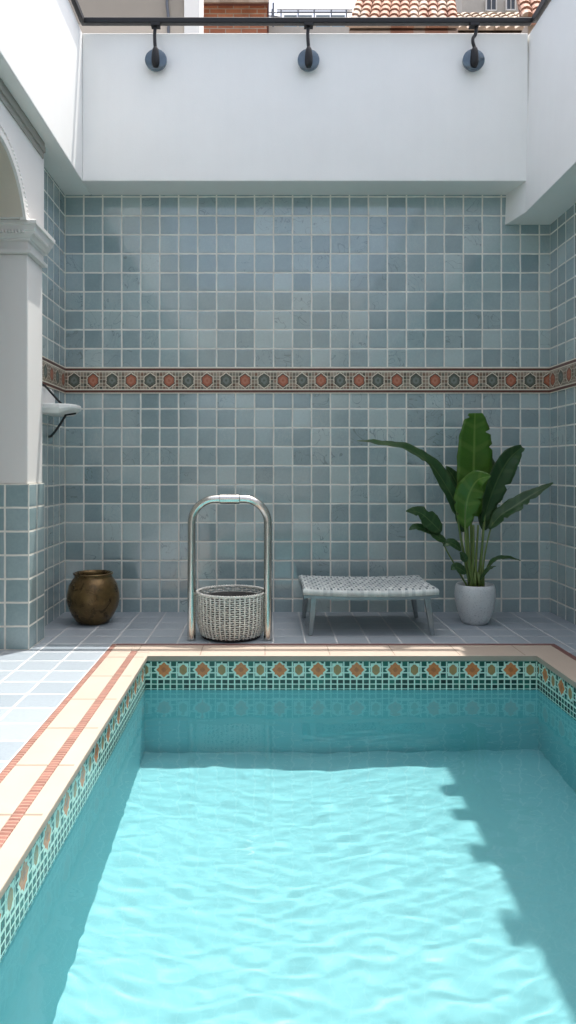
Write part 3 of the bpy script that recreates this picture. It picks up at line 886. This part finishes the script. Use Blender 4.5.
# dark leaf behind the tall one
stalk([base(.02,.03), pp(481,555,4.88), pp(484,520,4.90)], .009, .006)
leaf([pp(484,530,4.90), pp(488,500,4.92), pp(491,478,4.93), pp(490,455,4.94)], .15, (-.2,-1,.1), 'leaf_dark', 'oval', .2, .004, 26, 5)
# right upper leaf
stalk([base(.03,0), pp(482,550,4.82), pp(485,515,4.81)], .010, .006)
leaf([pp(483,522,4.81), pp(490,498,4.80), pp(500,474,4.79), pp(510,458,4.80), pp(522,447,4.83)], .165, (.35,-.8,.35), 'leaf_dark', 'long', .35, .005, 30, 6, .05)
# right lower leaf
stalk([base(.045,-.01), pp(484,560,4.80), pp(489,535,4.78), pp(493,522,4.77)], .007, .004)
leaf([pp(489,529,4.775), pp(500,516,4.76), pp(515,506,4.745), pp(532,495,4.74), pp(553,483,4.73)], .11, (.3,-.6,.8), 'leaf_dark', 'long', .3, .004, 30, 7)
# low right leaf
stalk([base(.05,-.03), pp(485,572,4.79), pp(493,562,4.77)], .005, .003)
leaf([pp(486,570,4.785), pp(495,560,4.77), pp(508,558,4.75), pp(521,561,4.74)], .05, (0,-.4,1), 'leaf_dark', 'long', .3, .002, 20, 8)
leaf([pp(480,580,4.77), pp(488,570,4.75), pp(496,566,4.74)], .035, (0,-.5,1), 'leaf_dark', 'long', .3, .002, 14, 9)
# left low twig with oval leaves
stalk([base(-.05,-.02), pp(459,572,4.79), pp(448,553,4.77), pp(440,538,4.75), pp(432,530,4.74)], .007, .0025)
leaf([pp(441,532,4.75), pp(431,522,4.73), pp(420,513,4.72), pp(406,511,4.70)], .12, (-.3,-.8,.6), 'leaf_dark', 'oval', .2, .003, 20, 10)
leaf([pp(433,534,4.74), pp(424,529,4.72), pp(415,527,4.71), pp(409,530,4.70)], .06, (0,-.8,.7), 'leaf_dark', 'oval', .2, .002, 16, 11)
leaf([pp(446,540,4.76), pp(439,538,4.74), pp(431,532,4.73), pp(426,529,4.72)], .07, (.1,-.8,.6), 'leaf_dark', 'oval', .2, .002, 16, 12)
leaf([pp(461,550,4.77), pp(455,545,4.75), pp(449,543,4.74), pp(443,546,4.73)], .075, (0,-.8,.7), 'leaf_dark', 'oval', .2, .002, 16, 13)
leaf([pp(466,573,4.76), pp(460,569,4.74), pp(455,567,4.73), pp(451,570,4.72)], .07, (0,-.9,.5), 'leaf_dark', 'oval', .2, .002, 16, 14)
leaf([pp(466,562,4.77), pp(463,556,4.76), pp(460,552,4.75)], .05, (-.3,-.9,.5), 'leaf_dark', 'oval', .2, .002, 14, 15)
for q in range(5):
    dx = random.uniform(-.04,.04); a = random.uniform(-8,8)
    stalk([base(dx, random.uniform(-.03,.03)), pp(473+a*.6, 560, 4.82), pp(473+a, 525, 4.84)], .010, .006)
bm = NB(); 
for k in range(7):
    a = k*.9; tube(bm, [(cx+.04*math.cos(a), cy+.03*math.sin(a), .236), (cx+.025*math.cos(a), cy+.02*math.sin(a), .34)], [.013,.008], 8)
link('stem', bm, M['stalk'], pl, True)

# ------------------------------------------------------------------ houses beyond the parapet
def bx(name, px0, px1, py0, py1, Y, D, mat, parent, zbot=None):
    bm = NB(); box(bm, pX(px0,Y), pX(px1,Y), Y, Y+D, (-.05 if zbot is None else zbot) if py1 is None else pZ(py1,Y), pZ(py0,Y))
    return link(name, bm, mat, parent)
h1 = tag(empty('house', (pX(120,9.0), 9, 0)), 'taupe rendered house wall behind the rail on the left', 'house')
bx('wall', 30, 184, -40, None, 9.0, 4, M['taupe'], h1)
bx('wall_band', 30, 184, 24.5, 36, 8.985, .014, M['beige'], h1)
bx('corner_column', 184.2, 199.5, -40, None, 8.93, .6, M['white_col'], h1)
bm = NB(); tube(bm, [(pX(168.5,8.96),8.96,3),(pX(168.5,8.96),8.96,pZ(18,8.96)),(pX(167,8.96),8.96,pZ(4,8.96)),(pX(166.5,8.96),8.96,9.3)], .018, 8); link('downpipe', bm, M['pole'], h1)

h2 = tag(empty('house', (pX(235,11), 11, 0)), 'red brick house with scalloped roof tile eaves behind the rail', 'house')
bx('wall', 190, 267, 3, None, 11.0, 4, M['brick'], h2)
bx('eave_board', 188, 269, -1.5, 2.8, 10.93, 4, M['trim'], h2)
def tiled_roof(name, x0, x1, z0, z1, y0, y1, mat, parent, pitch=.22, tl=.36, xt0=None, xt1=None):
    """barrel tiled slope rising from (y0,z0) to (y1,z1)"""
    bm = NB(); Ls = math.hypot(y1-y0, z1-z0); rows = max(2, int(Ls/tl)); nx = max(4, int((x1-x0)/pitch))
    n_ = Vector((0, -(z1-z0), y1-y0)).normalized()
    xt0 = x0 if xt0 is None else xt0; xt1 = x1 if xt1 is None else xt1
    rnd = random.Random(int(x0*10))
    for j in range(rows):
        for i in range(nx):
            loop = []
            for e, (tj, lift) in enumerate(((j/rows, .05), ((j+1.12)/rows, .012))):
                tj = min(tj, 1)
                xa = x0+(xt0-x0)*tj; xb = x1+(xt1-x1)*tj; wdt = (xb-xa)/nx
                cxx = xa + wdt*(i+.5) + rnd.uniform(-.006,.006)
                c = Vector((cxx, y0+(y1-y0)*tj, z0+(z1-z0)*tj)) + n_*lift
                loop.append([bm.verts.new(c + Vector((math.cos(math.pi*k/6)*wdt*.52, 0, 0)) + n_*(math.sin(math.pi*k/6)*wdt*.42)) for k in range(7)])
            for k in range(6): bm.faces.new([loop[0][k], loop[0][k+1], loop[1][k+1], loop[1][k]])
            bm.faces.new(loop[0])
    hexa(bm, [(x0,y0,z0-.08),(x1,y0,z0-.08),(xt1,y1,z1-.08),(xt0,y1,z1-.08)], [(x0,y0,z0),(x1,y0,z0),(xt1,y1,z1),(xt0,y1,z1)])
    return link(name, bm, mat, parent)
tiled_roof('roof', pX(188,10.85), pX(269,10.85), pZ(-1,10.85), pZ(-1,10.85)+1.2, 10.8, 13.2, M['old_tile'], h2, .2)

h3 = tag(empty('house', (pX(400,14), 14, 0)), 'house with terracotta barrel tile roof behind the right part of the rail', 'house')
bx('wall', 349, 452, 33, None, 14.0, 3.4, M['beige'], h3)
ye0, ye1 = 13.8, 15.8
tiled_roof('roof', pX(346,ye0), pX(458,ye0), pZ(31,ye0), pZ(-22,ye1), ye0, ye1, M['terracotta'], h3, .19, .28, pX(363,ye1), pX(452,ye1))
bm = NB(); tube(bm, [(pX(346,ye0),ye0-.02,pZ(31,ye0)+.05),(pX(363,ye1),ye1,pZ(-22,ye1)+.05)], .08, 8); link('roof_edge', bm, M['beige'], h3)

h4 = tag(empty('house', (pX(500,18), 18, 0)), 'pale stone house with two small dark windows behind the rail on the far right', 'house')
bx('wall', 462, 600, -30, None, 18.0, 4, M['pale_stone'], h4)
for a, b, c, d in ((487,496,-1,9.5),(507,515,-2,9)):
    w = bx('window', a, b, c, d, 17.93, .06, M['window'], h4)
    bm = NB(); Yw = 17.9
    for q in ((a-1,a,c,d+1),(b,b+1,c,d+1),(a,b,d,d+1.4),((a+b)/2-.3,(a+b)/2+.3,c,d)): box(bm, pX(q[0],Yw), pX(q[1],Yw), Yw, Yw+.09, pZ(q[3],Yw), pZ(q[2],Yw))
    link('window_frame', bm, M['wtrim'], w)
h5 = tag(empty('house', (pX(500,16), 16, 0)), 'low house with weathered grey tile roof beneath the pale stone house', 'house')
bx('wall', 440, 620, 34, None, 16.0, 1.9, M['pale_stone'], h5)
tiled_roof('roof', pX(438,15.8), pX(620,15.8), pZ(33,15.8), pZ(17,17.2), 15.8, 17.2, M['old_tile'], h5, .2, .26)
h6 = tag(empty('house', (pX(540,12), 12, 0)), 'terracotta roofed house at the right end of the rail', 'house')
bx('wall', 528, 640, 21, None, 12.2, 2, M['beige'], h6)
tiled_roof('roof', pX(521,12), pX(640,12), pZ(20,12), pZ(-22,13.2), 12.0, 13.2, M['terracotta'], h6, .17, .24, pX(513,13.2), pX(640,13.2))

h7 = tag(empty('house', (pX(320,12.5), 12.5, 0)), 'low flat roofed house topped with rail and glass panels between brick and terracotta houses', 'house')
bx('wall', 268, 349, 27, None, 12.5, 3, M['pale_stone'], h7)
Yp = 12.6
for a, b in ((284,297),(299,312),(316,330),(332,345)):
    bm = NB(); box(bm, pX(a,Yp), pX(b,Yp), Yp, Yp+.03, pZ(26.8,Yp), pZ(15,Yp)); link('glass_panel', bm, M['panel'], h7)
bm = NB()
for yy in (11.5, 14): tube(bm, [(pX(277,Yp),Yp-.05,pZ(yy,Yp)),(pX(352,Yp),Yp-.05,pZ(yy,Yp))], .014, 6)
for xx in (272,281,298,314,331,346): tube(bm, [(pX(xx,Yp),Yp-.05,pZ(27,Yp)),(pX(xx,Yp),Yp-.05,pZ(11,Yp))], .014, 6)
link('roof_rail', bm, M['pole'], h7)
bm = NB()
tube(bm, [(pX(273.5,Yp),Yp+.3,pZ(27,Yp)),(pX(273.5,Yp),Yp+.3,pZ(-8,Yp))], .02, 6)
for yy, w in ((1,5),(5,7),(9,4)): tube(bm, [(pX(273.5-w,Yp),Yp+.3,pZ(yy,Yp)),(pX(273.5+w,Yp),Yp+.3,pZ(yy+1,Yp))], .012, 6)
link('antenna', bm, M['pole'], h7)
for Yc, x0, x1, y0, lab in ((30, 262, 360, 9, 'distant pale grey house seen below the open sky'),):
    t = tag(empty('house', (pX(300,Yc), Yc, 0)), lab, 'house'); bx('wall', x0, x1, 22, None, Yc, 6, M['pale_stone'], t); bx('cornice', x0-1, x1+1, 20.5, 22.3, Yc-.15, 6.3, M['wtrim'], t)

# ------------------------------------------------------------------ light, sky, camera
sd = Vector((.17, .19, 1)).normalized()
elev = math.asin(sd.z); az = math.atan2(sd.x, sd.y)      # azimuth clockwise from +Y
w = bpy.data.worlds.new('World'); scene.world = w; w.use_nodes = True
nt = w.node_tree; bg = nt.nodes['Background']
sky = nt.nodes.new('ShaderNodeTexSky'); sky.sky_type = 'NISHITA'; sky.sun_disc = False
sky.sun_elevation = elev; sky.sun_rotation = az; sky.air_density = .7; sky.dust_density = 4.5; sky.ozone_density = 1.0
hs = nt.nodes.new('ShaderNodeHueSaturation'); hs.inputs['Saturation'].default_value = .58   # sky desaturated so shaded plaster comes out neutral
nt.links.new(sky.outputs[0], hs.inputs['Color']); nt.links.new(hs.outputs[0], bg.inputs[0]); bg.inputs[1].default_value = .15
ld = bpy.data.lights.new('sun', 'SUN'); ld.energy = 2.1; ld.angle = R(.5); ld.color = (1, .965, .91)
lo = bpy.data.objects.new('sun', ld); COL.objects.link(lo)
lo.rotation_euler = sd.to_track_quat('Z', 'Y').to_euler(); lo.location = (3, 3, 12)
try:
    ld.cycles.is_caustics_light = True
    wat.cycles.is_caustics_caster = True
    for o in pool.children: o.cycles.is_caustics_receiver = True
except Exception as e: print('caustics', e)

cd = bpy.data.cameras.new('camera'); cam = bpy.data.objects.new('camera', cd); COL.objects.link(cam)
cam.location = (0, 0, EYE); cam.rotation_euler = (R(90), 0, 0)
cd.sensor_fit = 'VERTICAL'; cd.sensor_height = 36; cd.sensor_width = 36; cd.lens = F/1024*36
cd.shift_x = (288-CX)/1024; cd.shift_y = -(512-CY)/1024
cd.clip_start = .02; cd.clip_end = 2000
scene.camera = cam
scene.view_settings.view_transform = 'Standard'; scene.view_settings.look = 'None'
scene.view_settings.exposure = 1.6; scene.view_settings.gamma = 1
scene.cycles.use_denoising = True
scene.cycles.max_bounces = 14; scene.cycles.diffuse_bounces = 6; scene.cycles.transmission_bounces = 10; scene.cycles.glossy_bounces = 6
